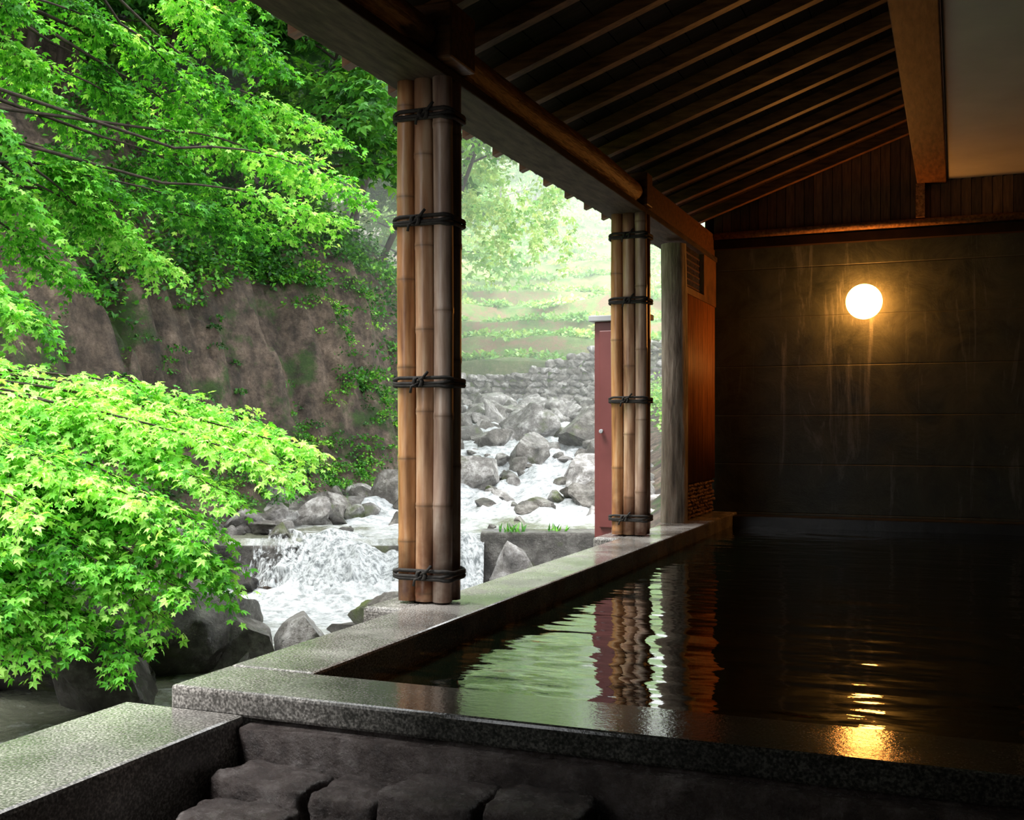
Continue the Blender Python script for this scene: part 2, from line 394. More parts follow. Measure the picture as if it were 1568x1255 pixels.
rough_bar(mb,-2.11,1.5,2.900,2.98,-.95,-.098,.016,9)
mb.build('cross_rim_riser',M['stepstone'],True,parent=e)
mb=MB(); mb.box((-2.07,10.95,-1.0),(.59,11.19,-.02)); mb.build('far_rim',M['basin'],parent=e,bevel=.01)
mb=MB(); mb.box((.60,3.272,-1.0),(1.59,4.84,-.01)); mb.build('right_rim',M['basin'],parent=e,bevel=.01)
mb=MB(); mb.box((-2.6,-2.0,-1.15),(1.59,11.19,-.95)); mb.build('floor',M['basin'])
nx,ny=200,520
X=np.linspace(-2.075,.605,nx); Y=np.linspace(3.265,10.955,ny); XX,YY=np.meshgrid(X,Y,indexing='ij')
ZZ=-.125+.005*fbm(XX*1.8,YY*4.5,3)+.0022*fbm(XX*6+9,YY*13,2)
V=np.stack([XX,YY,ZZ],-1).reshape(-1,3)
def gridF(nx,ny):
    i=np.arange(nx-1)[:,None]*ny+np.arange(ny-1)[None]
    return np.stack([i,i+ny,i+ny+1,i+1],-1).reshape(-1,4)
np_mesh('bath_water',V,gridF(nx,ny),M['bath'])

# ---- rocks
def ico(sub):
    bm=bmesh.new(); bmesh.ops.create_icosphere(bm,subdivisions=sub,radius=1)
    V=np.array([v.co[:] for v in bm.verts]); F=np.array([[v.index for v in f.verts] for f in bm.faces]); bm.free(); return V,F
ICO={k:ico(k) for k in (2,3,4,5)}
def rock(mb,c,size,sub=3,var=None,planes=20,squash=.75,rot=None,rough=.16):
    V,F=ICO[sub]; V=V.copy()
    for _ in range(planes):
        n=rng.normal(size=3); n/=np.linalg.norm(n); d=.38+.42*rng.random()
        t=V@n-d; V-=np.outer(np.clip(t,0,None)*1.0,n)
    s=rng.random()*50
    V*= (1.22+rough*fbm(V[:,0]*2.4+s,V[:,1]*2.4+V[:,2]*2.7+s,5))[:,None]
    sz=np.array(size,float)*(np.ones(3))
    if np.isscalar(size): sz=size*np.array([.8+.7*rng.random(),.75+.5*rng.random(),squash*(.7+.6*rng.random())])
    V*=sz
    tl=.5*rng.normal() if np.isscalar(size) else 0
    a=rng.random()*6.28 if rot is None else rot
    Rx=np.array([[1,0,0],[0,math.cos(tl),-math.sin(tl)],[0,math.sin(tl),math.cos(tl)]])
    R=np.array([[math.cos(a),-math.sin(a),0],[math.sin(a),math.cos(a),0],[0,0,1]])
    V=V@Rx.T@R.T+np.asarray(c)
    mb.add(V,None,F,rng.random() if var is None else var)
def slabstone(mb,c,hx,hy,hz,seed):
    V,F=ICO[5]; p=9.0
    r=(np.abs(V)**p).sum(1)**(-1/p); V=V*r[:,None]
    n=fbm(V[:,0]*1.6+seed,V[:,1]*1.6+V[:,2]*1.3+seed*3,6)
    V=V*(1+.13*n)[:,None]*np.array([hx,hy,hz]); 
    V[:,2]+=.010*fbm(V[:,0]*22+seed,V[:,1]*22,4); a=.08*rng.normal()
    R=np.array([[math.cos(a),-math.sin(a),0],[math.sin(a),math.cos(a),0],[0,0,1]])
    mb.add(V@R.T+np.asarray(c),None,F,rng.random())
mb=MB()
for row,(y,zt,sx) in enumerate(((2.79,-.252,.16),(2.55,-.31,.20),(2.30,-.37,.22))):
    x=-2.08+.05*row
    while x<1.0:
        w=sx*(.6+.7*rng.random())
        slabstone(mb,(x+w,y+.02*rng.random(),zt+.024*rng.normal()),w,.105,.075,rng.random()*60)
        x+=2*w+.018
mb.box((-2.09,2.15,-.95),(1.4,2.88,-.31))
mb.build('stone_steps',M['stepstone'],True)

# ---- room shell
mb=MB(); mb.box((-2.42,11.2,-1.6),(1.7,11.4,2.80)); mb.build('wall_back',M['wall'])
mb=MB()
x=-2.3
while x<.5:
    w=.09
    top=3.00+.355*(x+2.4) if x<-.3 else 3.19
    mb.hexa([(x,11.17,2.8),(x+w-.006,11.17,2.8),(x+w-.006,11.19,2.8),(x,11.19,2.8),(x,11.17,top),(x+w-.006,11.17,top+.02),(x+w-.006,11.19,top+.02),(x,11.19,top)],var=rng.random())
    x+=w
mb.build('gable_boarding',M['wood_gable'])
mb=MB(); mb.box((-2.4,11.2,2.8),(1.7,11.38,4.0),0); mb.build('wall_gable',M['wood_deck'])
mb=MB(); mb.tube([(-2.28,11.10,2.79),(-.9,11.10,2.80),(.59,11.10,2.80)],.036,12); mb.build('trim_1',M['wood_log'],True)
mb=MB(); mb.box((-2.3,11.10,2.66),(.59,11.19,2.745)); mb.build('trim_2',M['wood_deck'])
mb=MB(); mb.box((.6,5,-1.2),(.75,11.2,3.2)); mb.box((.6,4.85,-1.2),(1.75,5,3.2)); mb.box((1.6,-2.2,-1.2),(1.75,4.85,3.2)); mb.build('wall_right',M['basin'])
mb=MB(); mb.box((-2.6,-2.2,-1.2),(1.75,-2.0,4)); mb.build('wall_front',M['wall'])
mb=MB(); mb.box((-.085,-2.0,3.2),(1.7,11.17,3.3)); mb.build('ceiling',M['plaster'])
mb=MB(); mb.box((-.35,-2.0,3.16),(-.09,11.16,3.85)); mb.build('ridge_beam',M['wood_ridge'],bevel=.008)
mb=MB(); mb.box((-.36,11.05,2.84),(-.28,11.16,3.16)); mb.build('beam_strut',M['wood_log'])
def rz(x): return 2.92+.355*(x+2.4)
e=empty('roof')
mb=MB(); y=11.0
while y>-1.9:
    xa,xb=-2.97,-.36
    mb.hexa([(xa,y-.035,rz(xa)+.01),(xb,y-.035,rz(xb)),(xb,y+.035,rz(xb)),(xa,y+.035,rz(xa)+.01),
             (xa,y-.035,rz(xa)+.10),(xb,y-.035,rz(xb)+.10),(xb,y+.035,rz(xb)+.10),(xa,y+.035,rz(xa)+.10)],var=rng.random())
    y-=.50
mb.build('rafters',M['wood_dark'],parent=e)
mb=MB(); xs=np.linspace(-2.94,-.2,17)
for a,b in zip(xs[:-1],xs[1:]):
    b=b-.006
    mb.hexa([(a,-2.2,rz(a)+.102),(b,-2.2,rz(b)+.102),(b,11.4,rz(b)+.102),(a,11.4,rz(a)+.102),(a,-2.2,rz(a)+.15),(b,-2.2,rz(b)+.15),(b,11.4,rz(b)+.15),(a,11.4,rz(a)+.15)],var=rng.random())
mb.hexa([(-2.96,-2.3,rz(-2.96)+.152),(-.1,-2.3,rz(-.1)+.152),(-.1,11.6,rz(-.1)+.152),(-2.96,11.6,rz(-2.96)+.152),(-2.96,-2.3,rz(-2.96)+.2),(-.1,-2.3,rz(-.1)+.2),(-.1,11.6,rz(-.1)+.2),(-2.96,11.6,rz(-2.96)+.2)])
mb.box((-.3,-2.3,4.02),(1.8,11.6,4.15))
mb.build('deck',M['wood_deck'],parent=e)
mb=MB(); y=11.45
while y>-2.2:
    mb.tube([(-3.05,y,rz(-3.05)+.19),(-2.3,y,rz(-2.3)+.22)],.075,12); y-=.25
mb.build('eave_tiles',M['basin'],True,e)
mb=MB(); mb.box((-2.60,-2.0,POST_TOP+.02),(-2.27,11.19,POST_TOP+.07)); mb.build('eave_plate',M['wood_plate'],bevel=.006)
def logy(y0,y1,x,z,r,mb):
    ys=np.linspace(y0,y1,int((y1-y0)*6)+2); n=18; a=np.arange(n)*2*math.pi/n
    V=[]
    for yy in ys:
        rr=r*(1+.10*fbm(np.cos(a)+yy*.9,np.sin(a)+yy*.35,3))
        V.append(np.stack([x+rr*np.cos(a)+.012*math.sin(yy*1.9),np.full(n,yy),z+rr*np.sin(a)+.01*math.sin(yy*1.3)],1))
    m=len(ys); V=np.vstack(V+[np.array([[x,y0,z],[x,y1,z]])])
    F=[(k*n+j,k*n+(j+1)%n,(k+1)*n+(j+1)%n,(k+1)*n+j) for k in range(m-1) for j in range(n)]
    F3=[(m*n,(j+1)%n,j) for j in range(n)]+[(m*n+1,(m-1)*n+j,(m-1)*n+(j+1)%n) for j in range(n)]
    mb.add(V,F,F3)
mb=MB(); logy(-1.95,4.62,-2.36,2.70,.095,mb); logy(4.95,8.35,-2.36,2.70,.095,mb); mb.build('eave_log_beam',M['wood_log'],True)
mb=MB(); mb.box((-2.5,4.66,2.592),(-2.20,4.95,2.86)); mb.box((-2.46,8.33,2.592),(-2.24,8.5,2.85)); mb.box((-2.46,8.5,2.592),(-2.29,11.16,2.82)); mb.build('beam_joint_block',M['wood_dark'],bevel=.01)

e=empty('wall_left')
mb=MB(); y=9.88
while y<11.16:
    mb.tube([(-2.30,y,.34),(-2.30,y,2.10)],.0115,8,var=rng.random()); y+=.024
mb.build('bamboo_slats',M['stain_slats'],True,e)
mb=MB(); mb.box((-2.38,9.86,.32),(-2.315,11.17,2.10)); mb.box((-2.37,9.86,2.08),(-2.28,11.17,2.14)); mb.box((-2.37,10.60,2.14),(-2.28,11.17,2.54)); mb.build('screen_backing',M['wood_gable'],parent=e)
mb=MB()
for y in np.arange(9.88,10.62,.06): mb.box((-2.34,y-.006,2.14),(-2.325,y+.006,2.54))
for z_ in np.arange(2.18,2.54,.06): mb.box((-2.338,9.86,z_-.006),(-2.322,10.6,z_+.006))
mb.build('lattice',M['wood_dark'],parent=e)
mb=MB()
for zz in np.arange(.02,.34,.036):
    y=9.88+.03*rng.random()
    while y<11.1:
        l=.03+.04*rng.random(); rock(mb,(-2.315+.006*rng.random(),y+l,zz),(.022,l*1.1,.021),2,rot=0); y+=2*l
mb.box((-2.40,9.86,0),(-2.32,11.17,.33)); mb.build('rubble_base',M['rubble'],True,e)

e=empty('steel_shed_door')
mb=MB(); mb.box((-2.95,9.20,-.3),(-2.46,9.27,1.78)); mb.build('body',M['maroon'],parent=e,bevel=.01)
mb=MB(); mb.box((-2.90,9.175,-.02),(-2.50,9.2,1.70)); mb.build('leaf',M['maroon'],parent=e,bevel=.008)
mb=MB(); mb.box((-2.99,9.15,1.78),(-2.44,9.30,1.83)); mb.tube([(-2.87,9.16,.82),(-2.87,9.13,.82)],.02,10); mb.build('cap_and_knob',M['capgrey'],parent=e,bevel=.008)

# lamp
V,F=ICO[5]
m,nt,out=mat('lamp_globe'); em=N(nt,'ShaderNodeEmission'); em.inputs[0].default_value=(1,.37,.07,1); em.inputs[1].default_value=46
nt.links.new(em.outputs[0],out.inputs[0])
def lamp(loc,ax):
    e=empty('wall_lamp',loc)
    np_mesh('globe',V*.168,F,m,True,parent=e)
    mb=MB(); a=np.array(ax,float); mb.tube([a*.14,a*.175],.075,20); mb.build('wall_mount',M['wood_deck'],True,e)
lamp((-.824,11.01,2.06),(0,1,0))

# ------------------------------------------------------------ terrain
def LE(D): return np.interp(D,[0,11,13,14,17.5,22,30,40,60],[-5.8,-5.6,-4.5,-4.0,-2.5,-1.1,-1.3,-2,-3])
def RE(D): return np.interp(D,[0,12,13.5,14,17.5,22,28,40,60],[9,9,2.2,1.6,1.7,1.95,2.3,3,4])
def ZR(D): return np.interp(D,[0,13.75,14.05,16,36,40,200],[-1.2,-1.2,-.62,-.60,1.58,1.9,2.0])
TST=1.2
def height(L,D,want=False):
    le=LE(D); re=RE(D); zr=ZR(D)
    z=zr-.28+0*L
    s=le-L + (fbm(L*.5+9,D*.8,5)*1.2+.30*np.abs(fbm(L*.8+4,D*2.3+8,5)))*np.clip((le-L)/1.0,0,1)
    hl=np.interp(s,[-.5,0,.5,1.1,1.5,2.1,2.8,4.2,8,20,60,100],[-.28,-.1,.45,1.35,2.4,3.6,4.2,5.2,9.5,27,82,120])
    z=np.where(s>-.5,zr+hl,z)
    s2=L-re
    hr=np.interp(s2,[-.4,0,1,3,10,40,100],[-.28,-.1,.45,.7,2.2,14,50])
    z=np.where(s2>-.4,zr+hr,z)
    amp=np.clip(np.maximum(s,s2),0,6)*.2+.12
    z=z+fbm(L*.45+3,D*.45,5)*amp+fbm(L*2.2,D*2.2,6)*np.clip(s,0,1)*.65
    q=.30*(D-38)+.06*(L-1)*np.clip((D-36)/10,0,1)+.9*fbm(L*.09,D*.05,3); st=TST; k=np.floor(q/st); fr=q/st-k
    stp=np.clip((75-D)/20,.25,1)
    ter=3.0+st*(k+(np.clip(fr*5-4,0,1)*.7+.3*fr)*stp+fr*(1-stp))+fbm(L*.2,D*.2,4)*.6
    w=np.clip((D-37.6)/.8,0,1)
    z=np.where(D>37.6,np.maximum(z,z*(1-w)+ter*w),z)
    X=-D*SN+L*CS; Y=D*CS+L*SN
    inb=(X>-2.45)&(Y<11.9)
    z=np.where(inb,np.minimum(z,-1.45),z)
    apr=(X>-3.3)&(X<=-2.45)&(Y<12.2)
    z=np.where(apr,np.minimum(z,-1.25+.0*z),z)
    if want: return z,((fr>.74)&(D>38.5)).astype(float)*np.clip((70-D)/18,0,1)
    return z
Ls=np.concatenate([np.linspace(-70,-14,60),np.linspace(-13.8,6,360),np.linspace(6.3,50,50)])
Ds=np.concatenate([np.linspace(-6,8,30),np.linspace(8.1,40,420),np.linspace(40.2,150,460)])
LL,DD=np.meshgrid(Ls,Ds,indexing='ij'); ZT,RI=height(LL,DD,True)
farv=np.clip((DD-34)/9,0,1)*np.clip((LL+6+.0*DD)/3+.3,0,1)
np_mesh('hillside_ground',RF(LL,DD,ZT).reshape(-1,3),gridF(len(Ls),len(Ds)),M['terrain'],True,{'var':farv.ravel(),'riser':RI.ravel()})

def foam_surface(name,La,Lb,D0,D1,nl,nd,zf,foamf):
    t=np.linspace(0,1,nl); Dg=np.linspace(D0,D1,nd)
    T,Dm=np.meshgrid(t,Dg,indexing='ij'); Lm=La(Dm)+(Lb(Dm)-La(Dm))*T
    z=zf(Lm,Dm); 
    return np_mesh(name,RF(Lm,Dm,z).reshape(-1,3),gridF(nl,nd),M['river'],True,{'foam':foamf(Lm,Dm).ravel()})
def dfall(L,D): return np.sqrt(np.clip(np.maximum(-2.8-L,L+.3),0,9)**2+np.clip(13.2-D,0,20)**2)
foam_surface('river_pool',lambda D:-13+0*D,lambda D:np.minimum(-2.60+.4054*D,2.4),3,13.85,300,260,
    lambda L,D:-1.2+.05*fbm(L*2,D*2,4)+.16*np.exp(-dfall(L,D)/.7)*(.6+1.2*fbm(L*4,D*4,4)),
    lambda L,D:.92*np.exp(-dfall(L,D)/2.1)+.10+.12*fbm(L*.9,D*1.5,3))
foam_surface('river_rapids',lambda D:LE(D)-.3,lambda D:RE(D)+.3,14.0,37.0,160,420,
    lambda L,D:ZR(D)+.05+np.clip((D-14.5)/3,.15,1)*(.24*fbm(L*2.2,D*1.1,5)),
    lambda L,D:.20+.46*np.clip((D-15.2)/2.0,0,1)+.36*fbm(L*.9,D*1.3,4)+.35*np.clip(1-np.hypot(L+1.7,(D-15)*.8)/1.8,0,1))
# waterfall cascade
ts=np.linspace(0,1,60); Lf=np.linspace(-3.15,-.35,240)
T,Lm=np.meshgrid(ts,Lf,indexing='ij')
sp=np.clip((Lm+3.1)/1.3,0.12,1)
lip=.16*fbm(Lm*2.2+7,0*Lm+3,4)
Dm=14.2+lip-.30*T-(.85*sp*T**.9)+ .36*fbm(Lm*2.6,T*1.8+3,5)*T+.06*fbm(Lm*9,T*3,3)
Zm=-.53+.22*fbm(Lm*1.7+4,0*Lm,3)-.66*T**1.3+.20*fbm(Lm*2.6+20,T*2.6,5)*np.sin(np.clip(T*1.1,0,1)*math.pi)
V=RF(Lm-.25*T*(1-sp),Dm,Zm).reshape(-1,3); va=np.clip((Lm+2.9)/.9,0,.6)*.42-.02+.16*T
np_mesh('waterfall',V,gridF(60,240),M['fall'],True,{'var':va.ravel()})
Lf=np.linspace(-4.2,-3.1,60); T,Lm=np.meshgrid(ts,Lf,indexing='ij')
Dm=13.97-.12*T**.6+.04*fbm(Lm*6,T*2,3); Zm=-.59-.6*T**1.3
np_mesh('waterfall_side_stream',RF(Lm,Dm,Zm).reshape(-1,3),gridF(60,60),M['fall'],True,{'var':0*Lm.ravel()-.01})
mb=MB()
def rbox(L0,L1,D0,D1,z0,z1): 
    mb.hexa([tuple(RF(l,d,z)) for z in (z0,z1) for l,d in ((L0,D0),(L1,D0),(L1,D1),(L0,D1))],var=.3)
rbox(-4.6,-.4,13.98,14.4,-1.6,-.65); rbox(-.4,2.6,13.85,14.4,-1.6,-.47)
mb.build('stone_weir',M['rock'],bevel=.03)

# boulders
mb=MB(); mp=MB()
def br(L,D,r,dz=0,var=None,sub=3,z=None,m=None):
    zz=float(ZR(D)) if z is None else z
    rock(m if m is not None else (mb if D<15 else mp),RF(L,D,zz+dz),r,sub,var)
for k in range(120):
    D=15.3+20*rng.random()**1.1; le=float(LE(D)); re=float(RE(D)); L=le+(re-le)*rng.random()
    edge=min(L-le,re-L)/(re-le)
    r=(.09+.24*rng.random()**1.6)*(1.2-1.1*edge)*(1+.035*(D-15)); br(L,D,r,.04,.05+.85*rng.random(),4 if D<24 else 3)
for k in range(160):
    D=16+20*rng.random(); side=rng.random()<.6
    L=float(RE(D))+rng.normal()*.4+.15 if side else float(LE(D))-.35+rng.normal()*.35
    br(L,D,.14+.40*rng.random()**1.8,.12,.05+.95*rng.random(),4 if D<24 else 3)
for k in range(120):
    D=30+6*rng.random(); L=-1+5.5*rng.random(); br(L,D,.2+.36*rng.random()**1.4,.08,.35+.65*rng.random())
for k in range(140):
    D=10.5+8*rng.random(); L=float(LE(D))-.15+rng.normal()*.35; br(L,D,.08+.28*rng.random()**1.5,.08,.1+.9*rng.random(),m=mb)
br(-2.75,16.9,.42,.15,.6,4); br(-2.0,17.8,.45,.2,.45,4); br(-3.3,15.4,.32,.1,.9,4,m=mb); br(-3.7,14.9,.3,.15,.9,4,m=mb); br(-2.9,15.9,.28,.15,.8,4)
br(-3.0,14.3,.2,.10,.3,4,m=mb); br(-2.2,14.5,.15,.08,.2,4,m=mb); br(-1.3,14.6,.14,.08,.2,4,m=mb); br(-2.75,13.6,.22,-.4,.1,4,m=mb); br(-1.9,13.3,.16,-.45,.1,4,m=mb)
br(-.6,19.8,.5,.25,.7,5);br(.3,22.5,.55,.2,.55,5); br(1.75,25,.9,.3,.3,5); br(.5,27,.65,.2,.8,4); br(1.35,18,.36,.1,.3,5); br(.9,19.5,.32,.05,.3,4); br(1.5,16.5,.34,.1,.2,5); br(.2,17,.25,.05,.3,4); br(-.3,25,.5,.2,.4,4)
for (L,D,r,dz,v) in ((-2.35,9.6,.50,.12,.45),(-1.95,10.1,.36,.10,.8),(-2.9,9.4,.75,.25,.35),(-3.7,8.9,.75,.2,.2),(-2.15,8.6,.32,-.05,.3),(-3.0,8.2,.5,0,.2),(-4.6,8.4,.6,0,.1),(-1.6,11.0,.20,0,.3),
    (.05,12.6,.52,.28,.9),(.8,12.2,.42,.2,.6),(-.45,12.4,.34,.0,.6),(1.3,12.9,.5,.25,.6),(-1.25,10.7,.28,.2,.5),(-3.9,12.2,.3,.05,.1),(-3.35,13.6,.26,.1,.1),(-3.9,13.5,.26,.0,.2),(-4.2,13.2,.35,.05,.2)):
    br(L,D,r,dz,v,5,-1.2,m=mb)
e=empty('river_boulders')
mb.build('near_rocks',M['rock'],True,e); mp.build('rapids_rocks',M['rockpale'],True,e)

mb=MB()
for i in range(46):
    L=-3.5+i*.22
    top=2.75+np.clip(L-.5,0,3)*.36
    z=1.2
    while z<top:
        rock(mb,RF(L+.1*rng.random(),37.3+.09*(z-1.2)+.08*rng.random(),z),(.17+.06*rng.random(),.2,.13+.03*rng.random()),3,.5+.5*rng.random(),planes=10)
        z+=.23
mb.build('stone_retaining_wall',M['rockpale'],True)

# ------------------------------------------------------------ foliage
def leaf_template(angles,lens,w):
    V=[]; F=[]
    for a,l in zip(angles,lens):
        a=math.radians(a); d=np.array([math.sin(a),math.cos(a)]); s=np.array([math.cos(a),-math.sin(a)])
        b=len(V)
        for p,zz in ((0*d,0),(d*l*.45-s*w*l,.04),(d*l,-.14*l),(d*l*.45+s*w*l,.04)): V.append((p[0],p[1],zz))
        F.append((b,b+1,b+2,b+3))
    return np.array(V),np.array(F)
T5=leaf_template([-105,-52,0,52,105],[.5,.85,1,.85,.5],.24)
T3=leaf_template([-60,0,60],[.75,1,.75],.28)
T1=leaf_template([0],[1],.36)
class Leaves:
    def __init__(s): s.p=[];s.d=[];s.n=[];s.s=[];s.v=[]
    def add(s,p,d,n,size,var):
        s.p.append(p);s.d.append(d);s.n.append(n);s.s.append(size);s.v.append(var)
    def build(s,name,mat,T,parent=None):
        p=np.vstack(s.p);d=np.vstack(s.d);n=np.vstack(s.n);sz=np.concatenate(s.s);v=np.concatenate(s.v)
        d/=np.linalg.norm(d,axis=1,keepdims=True)+1e-9
        sd=np.cross(d,n); sd/=np.linalg.norm(sd,axis=1,keepdims=True)+1e-9; n=np.cross(sd,d)
        TV,TF=T; k=len(TV)
        V=p[:,None]+sz[:,None,None]*(TV[None,:,0,None]*sd[:,None]+TV[None,:,1,None]*d[:,None]+TV[None,:,2,None]*n[:,None])
        F=(np.arange(len(p))[:,None,None]*k+TF[None]).reshape(-1,4)
        return np_mesh(name,V.reshape(-1,3),F,mat,False,{'var':np.repeat(v,k)},parent)
def spray(lv,tb,p0,p1,width,leaf,ntw=16,per=9,arch=.15,r0=.02,vb=.5,t0=.25,droop=.25,flat=.38):
    p0=np.asarray(p0,float); p1=np.asarray(p1,float); ln=np.linalg.norm(p1-p0)
    pc=(p0+p1)/2+np.array([0,0,arch*ln])+rng.normal(size=3)*.05*ln
    c=lambda t:(1-t)**2*p0+2*t*(1-t)*pc+t*t*p1
    g=lambda t:2*(1-t)*(pc-p0)+2*t*(p1-pc)
    if tb is not None:
        tt=np.linspace(0,1,7); tb.tube([c(t) for t in tt],r0*(1-.8*tt),5,caps=False)
    for k in range(ntw):
        t=t0+(1-t0)*(k+rng.random())/ntw; q=c(t); T=g(t); T/=np.linalg.norm(T)+1e-9
        S=np.cross(T,[0,0,1]); S/=np.linalg.norm(S)+1e-9
        sg=1 if k%2 else -1
        dr=S*sg*(.8+.4*rng.random())+T*(.5+.5*rng.random())+np.array([0,0,.25*rng.normal()]); dr/=np.linalg.norm(dr)
        wl=width*(.45+.55*rng.random())*(1-.45*t)
        m=per; u=(np.arange(m)+.4+.4*rng.random(m))/m
        P=q+u[:,None]*wl*dr; P[:,2]-=droop*wl*u**2
        if tb is not None and leaf<.09: tb.tube([q,q+dr*wl*.5-np.array([0,0,droop*wl*.25]),P[-1]],[r0*.22,r0*.15,r0*.07],3,caps=False)
        P=np.repeat(P,2,0); m2=len(P)
        sd=np.cross(dr,[0,0,1]); sd/=np.linalg.norm(sd)+1e-9
        al=np.tile([1,-1],m)[:,None]
        d=dr*.6+sd*al*(.8)+rng.normal(size=(m2,3))*.35; d[:,2]-=.35+.3*rng.random(m2)
        n=np.array([0,0,1.])+rng.normal(size=(m2,3))*flat+S*sg*.15
        P=P+d*leaf*.5+rng.normal(size=(m2,3))*leaf*.4
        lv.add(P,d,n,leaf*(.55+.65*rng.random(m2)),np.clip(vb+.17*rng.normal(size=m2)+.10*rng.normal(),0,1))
def at(a,b,D): return RF(a*D,D,.85+b*D)
def pt(u,v,D): return at((u-784)/1680,(655-v)/1680,D)

# foreground maple leaning over the stream
e=empty('maple_tree')
lv=Leaves(); tb=MB()
tr=[RF(-8.6,9.0,float(height(np.array(-8.6),np.array(9.0)))-.2),RF(-8.0,8.8,1.0),RF(-7.0,8.4,1.75),RF(-6.2,8.3,3.3),RF(-5.5,8.8,5.0),RF(-5.2,9.8,6.5)]
tb.tube(tr,[.2,.17,.15,.13,.09,.05],10)
A=tr[2]-np.array([0,0,.3]); B=tr[3]; C=tr[4]
low=[(480,692,8.6),(450,725,8.2),(400,680,8.7),(350,755,7.9),(310,655,8.7),(250,640,8.9),(355,900,7.7),(305,850,7.6),(275,905,7.4),(200,1000,7.3),(235,940,7.5),(120,960,7.1),(150,860,7.2),
     (60,900,7.0),(60,790,7.0),(150,740,7.6),(230,770,7.5),(0,670,7.6),(90,650,8.1),(170,660,8.1),(320,810,7.6),(20,980,6.9),(420,660,8.9),(100,720,7.4),(300,715,8.2),(0,860,6.8),(190,900,7.4),(100,830,7.3),(20,720,7.5),(240,700,8.3),(30,600,8.3),(120,600,8.9),(20,930,6.8),(60,1000,6.9),(340,870,7.7)]
for (u,v,D) in low:
    P1=pt(u,v,D); st=A+rng.normal(size=3)*.2; 
    mid=st+(P1-st)*.42+np.array([0,0,.1])
    tb.tube([st,(st+mid)/2+np.array([0,0,.05]),mid],[.04,.03,.02],6,caps=False)
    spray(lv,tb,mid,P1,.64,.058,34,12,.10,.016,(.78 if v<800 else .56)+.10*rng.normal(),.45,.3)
up=[(560,310,13.5),(480,285,14),(520,345,13),(360,350,12.5),(250,405,11.8),(430,355,13),(110,430,11),(60,350,10.5),(200,310,11.5),(330,290,13),(270,230,12.5),
    (120,270,11),(30,230,10),(400,200,13.5),(300,170,12.5),(180,150,12),(60,110,11),(160,50,11.5),(320,60,13),(430,110,14),(20,480,9.5),(70,500,9.9),(520,220,15),(130,200,12),(240,90,12),(30,20,10.5),(380,0,13.5),(150,350,11.3),(350,240,13.2)]
for i,(u,v,D) in enumerate(up):
    P1=pt(u,v,D); st=(B if v>250 else C)+rng.normal(size=3)*.6
    mid=st+(P1-st)*.64+np.array([0,0,.25])
    tb.tube([st,(st+mid)/2+rng.normal(size=3)*.15+np.array([0,0,.25]),mid],[.024,.02,.014],6,caps=False)
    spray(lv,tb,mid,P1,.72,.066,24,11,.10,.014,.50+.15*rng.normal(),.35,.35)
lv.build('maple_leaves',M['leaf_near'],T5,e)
tb.build('trunk_and_branches',M['bark'],True,e)

e=empty('hillside_trees')
lv=Leaves(); tb=MB()
def tree(L,D,h,nsp,ln,leaf,vb,lean=1.0,lvv=None,per=9,ntw=15,tlo=.22,droop=.2):
    z0=float(height(np.array(float(L)),np.array(float(D))))
    base=RF(L,D,z0-.2); top=RF(L+lean,D-.5,z0+h)
    mid=(base+top)/2+rng.normal(size=3)*.3
    tt=np.linspace(0,1,7); cc=lambda t:(1-t)**2*base+2*t*(1-t)*mid+t*t*top
    tb.tube([cc(t) for t in tt],.02*h**.8*(1-.75*tt)*.8,7,caps=False)
    for k in range(nsp):
        t=tlo+(1-tlo)*(k+rng.random())/nsp; a=k*2.4+rng.random()
        q=cc(t); l=ln*(1.15-.65*t)*(.7+.5*rng.random())
        d=RF(math.cos(a),math.sin(a),.2-.15*rng.random()-droop+.2); 
        spray(lvv or lv,tb,q,q+d*l,l*.5,leaf,ntw,per,.12,.014+.005*ln,vb+.18*rng.normal()+.15*(t-.6),.2,.3)
spots=[]
for k in range(60):
    D=14+35*rng.random()**1.15; s=3.6+ (D*.46)*rng.random(); L=float(LE(D))-s
    if L< -.52*D-2: continue
    spots.append((L,D))
for L,D in spots:
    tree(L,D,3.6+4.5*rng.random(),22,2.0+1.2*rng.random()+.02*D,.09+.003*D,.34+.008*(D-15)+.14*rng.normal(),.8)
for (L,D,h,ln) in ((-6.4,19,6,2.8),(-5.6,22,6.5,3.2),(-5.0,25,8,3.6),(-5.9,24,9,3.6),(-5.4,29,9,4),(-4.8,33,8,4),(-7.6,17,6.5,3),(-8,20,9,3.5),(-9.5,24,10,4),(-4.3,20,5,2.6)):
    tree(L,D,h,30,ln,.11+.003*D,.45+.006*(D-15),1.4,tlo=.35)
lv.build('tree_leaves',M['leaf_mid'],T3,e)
lv=Leaves()
for (L,D,h,ln,lean) in ((-3.6,29,9,4.0,3.2),(-3.4,34,10,4.2,3.8),(-4.2,26,9,3.6,2.6),(-4.0,36,11,4.4,5)):
    tree(L,D,h,30,ln,.10+.003*D,.62,lean,lv,tlo=.55,droop=.22)
for k in range(20):
    D=28+10*rng.random(); L=D*(-.045+.10*rng.random()); z=.85+D*(.255-.05*rng.random())
    p=RF(L,D,z); spray(lv,None,p,p+RF(.3*rng.normal(),0,-.9-1.5*rng.random()),.45,.09+.002*D,10,4,0,.01,.7,.1,.4)
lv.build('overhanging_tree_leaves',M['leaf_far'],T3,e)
tb.build('trunks',M['bark'],True,e)

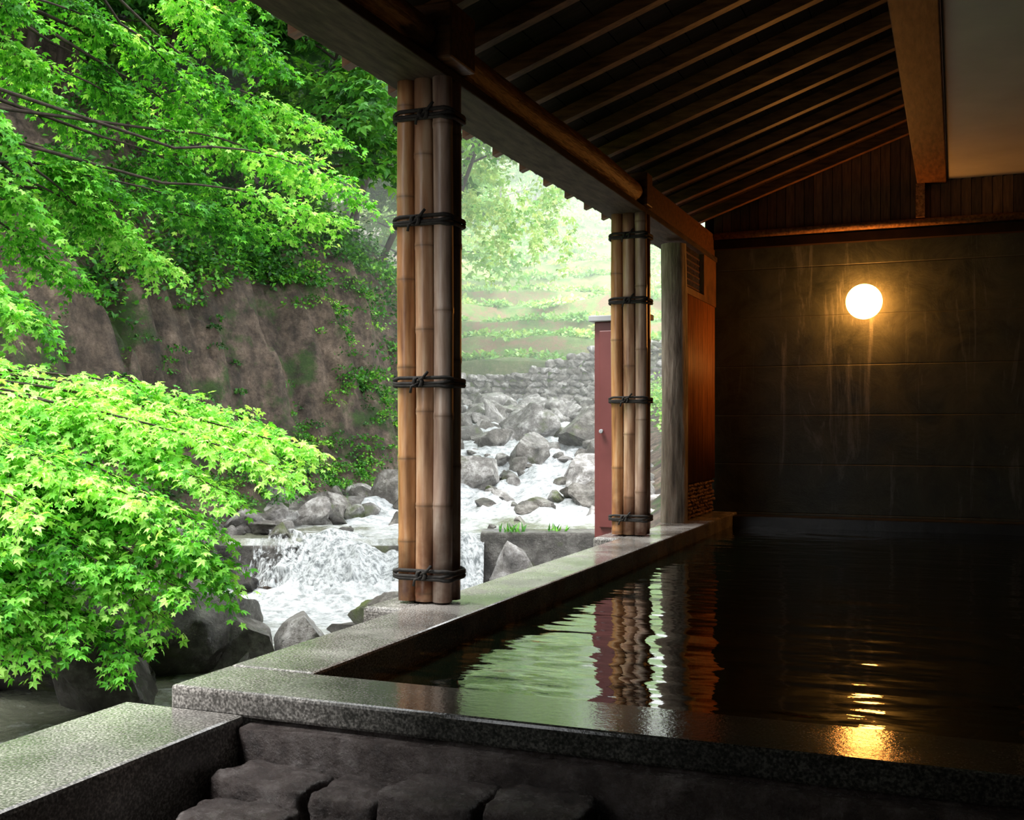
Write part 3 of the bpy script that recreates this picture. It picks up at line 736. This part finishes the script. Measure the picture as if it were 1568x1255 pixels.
lv=Leaves()
def bush(lv,L,D,r,n,leaf,vb,hh=.7):
    z0=float(height(np.array(float(L)),np.array(float(D))))
    d=rng.normal(size=(n,3)); d/=np.linalg.norm(d,axis=1,keepdims=True); d[:,2]=np.abs(d[:,2])
    P=RF(L,D,z0)+d*r*np.array([1,1,hh])*(.55+.5*rng.random(n))[:,None]
    dd=d+rng.normal(size=(n,3))*.6; dd[:,2]-=.4
    nn=d*.6+np.array([0,0,.8])+rng.normal(size=(n,3))*.4
    lv.add(P,dd,nn,leaf*(.6+.7*rng.random(n)),np.clip(vb+.2*rng.normal(size=n),0,1))
for k in range(760):
    D=9+27*rng.random(); s=.9+13*rng.random()**1.3; L=float(LE(D))-s
    if s<2.6 and 11<D<21: continue
    bush(lv,L,D,.35+.45*rng.random(),150,.075+.002*D,.25+.15*rng.normal())
for k in range(230):   # overhang at the top of the cut bank
    D=11+13*rng.random(); s=2.3+1.4*rng.random(); L=float(LE(D))-s
    bush(lv,L,D,.35+.4*rng.random(),150,.065+.0015*D,.3+.18*rng.normal(),1.0)
for k in range(120):
    D=19+9*rng.random(); s=.5+2.2*rng.random(); L=float(LE(D))-s
    bush(lv,L,D,.2+.35*rng.random(),90,.08,.35+.15*rng.normal(),.6)
for k in range(460):   # ferns and moss on the talus foot
    D=12+9*rng.random(); s=.25+.95*rng.random()+1.2*rng.random()**4; L=float(LE(D))-s
    bush(lv,L,D,.10+.20*rng.random(),70,.05,.38+.2*rng.normal(),.5)
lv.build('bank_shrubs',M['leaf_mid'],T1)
e=empty('far_hillside_vegetation')
lv=Leaves()
for k in range(900):
    D=39+85*rng.random()**1.3; L=-6+(.11*D+8)*rng.random()
    _,ri=height(np.array(L),np.array(D),True)
    if ri>.2 and rng.random()<.9: continue
    bush(lv,L,D,.22+.25*rng.random()+.005*D,80,.10+.0022*D,.45+.24*rng.normal(),.4)
for k in range(60):
    D=24+11*rng.random(); L=float(RE(D))+1.2+3*rng.random(); bush(lv,L,D,.4+.4*rng.random(),90,.12,.4+.2*rng.normal())
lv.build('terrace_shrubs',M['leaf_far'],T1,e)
lv2=Leaves(); tb=MB(); 
for (L,D,h,ln) in ((-4.6,44,10,5),(-6,40,12,5),(-5,56,10,5),(8,110,9,6),(2,95,9,6),(-1,80,10,6)):
    tree(L,D,h,30,ln,.2+.002*D,.5,.5,lv2)
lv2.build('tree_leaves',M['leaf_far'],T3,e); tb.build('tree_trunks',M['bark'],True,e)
lv=Leaves()
for (L,D,z_,n) in ((.0,14.0,-.5,45),(.6,14.1,-.52,25)):
    P=RF(L,D,z_)+rng.normal(size=(n,3))*[.06,.06,.01]
    d=rng.normal(size=(n,3))*.4+[0,0,1]; lv.add(P,d,rng.normal(size=(n,3)),.06+.12*rng.random(n),.3+.4*rng.random(n))
lv.build('grass_tuft',M['leaf_mid'],leaf_template([0],[1],.10))

# valley mist: thin haze over the upper stream, glow added for scattered light
mm,nt,out=mat('glowing_valley_mist'); pv=N(nt,'ShaderNodeVolumePrincipled')
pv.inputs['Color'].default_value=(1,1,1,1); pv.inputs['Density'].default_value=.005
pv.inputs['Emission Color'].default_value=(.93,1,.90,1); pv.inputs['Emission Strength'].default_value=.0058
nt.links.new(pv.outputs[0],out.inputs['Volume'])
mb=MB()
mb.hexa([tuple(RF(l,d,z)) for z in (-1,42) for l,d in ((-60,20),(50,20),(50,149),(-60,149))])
mb.build('glowing_valley_mist',mm)

# ------------------------------------------------------------ light
w=bpy.data.worlds.new('overcast_sky'); bpy.context.scene.world=w; w.use_nodes=True
bg=w.node_tree.nodes['Background']; bg.inputs[0].default_value=(.95,.98,1,1); bg.inputs[1].default_value=4.4
sd=bpy.data.lights.new('sun','SUN'); sd.energy=7.5; sd.angle=math.radians(25); sd.color=(1,.98,.94)
so=bpy.data.objects.new('sun',sd); link(so); so.location=(-6,0,20)
so.rotation_euler=Vector((.35,.35,-1)).to_track_quat('-Z','Y').to_euler()

cam=bpy.data.cameras.new('camera'); co=bpy.data.objects.new('camera',cam); link(co)
co.location=(0,0,.85); co.rotation_euler=(math.radians(90),0,TH)
cam.sensor_width=36; cam.lens=1680/1568*36; cam.shift_y=27.5/1568; cam.clip_end=500; cam.clip_start=.05
bpy.context.scene.camera=co
bpy.context.scene.view_settings.view_transform='Standard'
bpy.context.scene.view_settings.look='None'
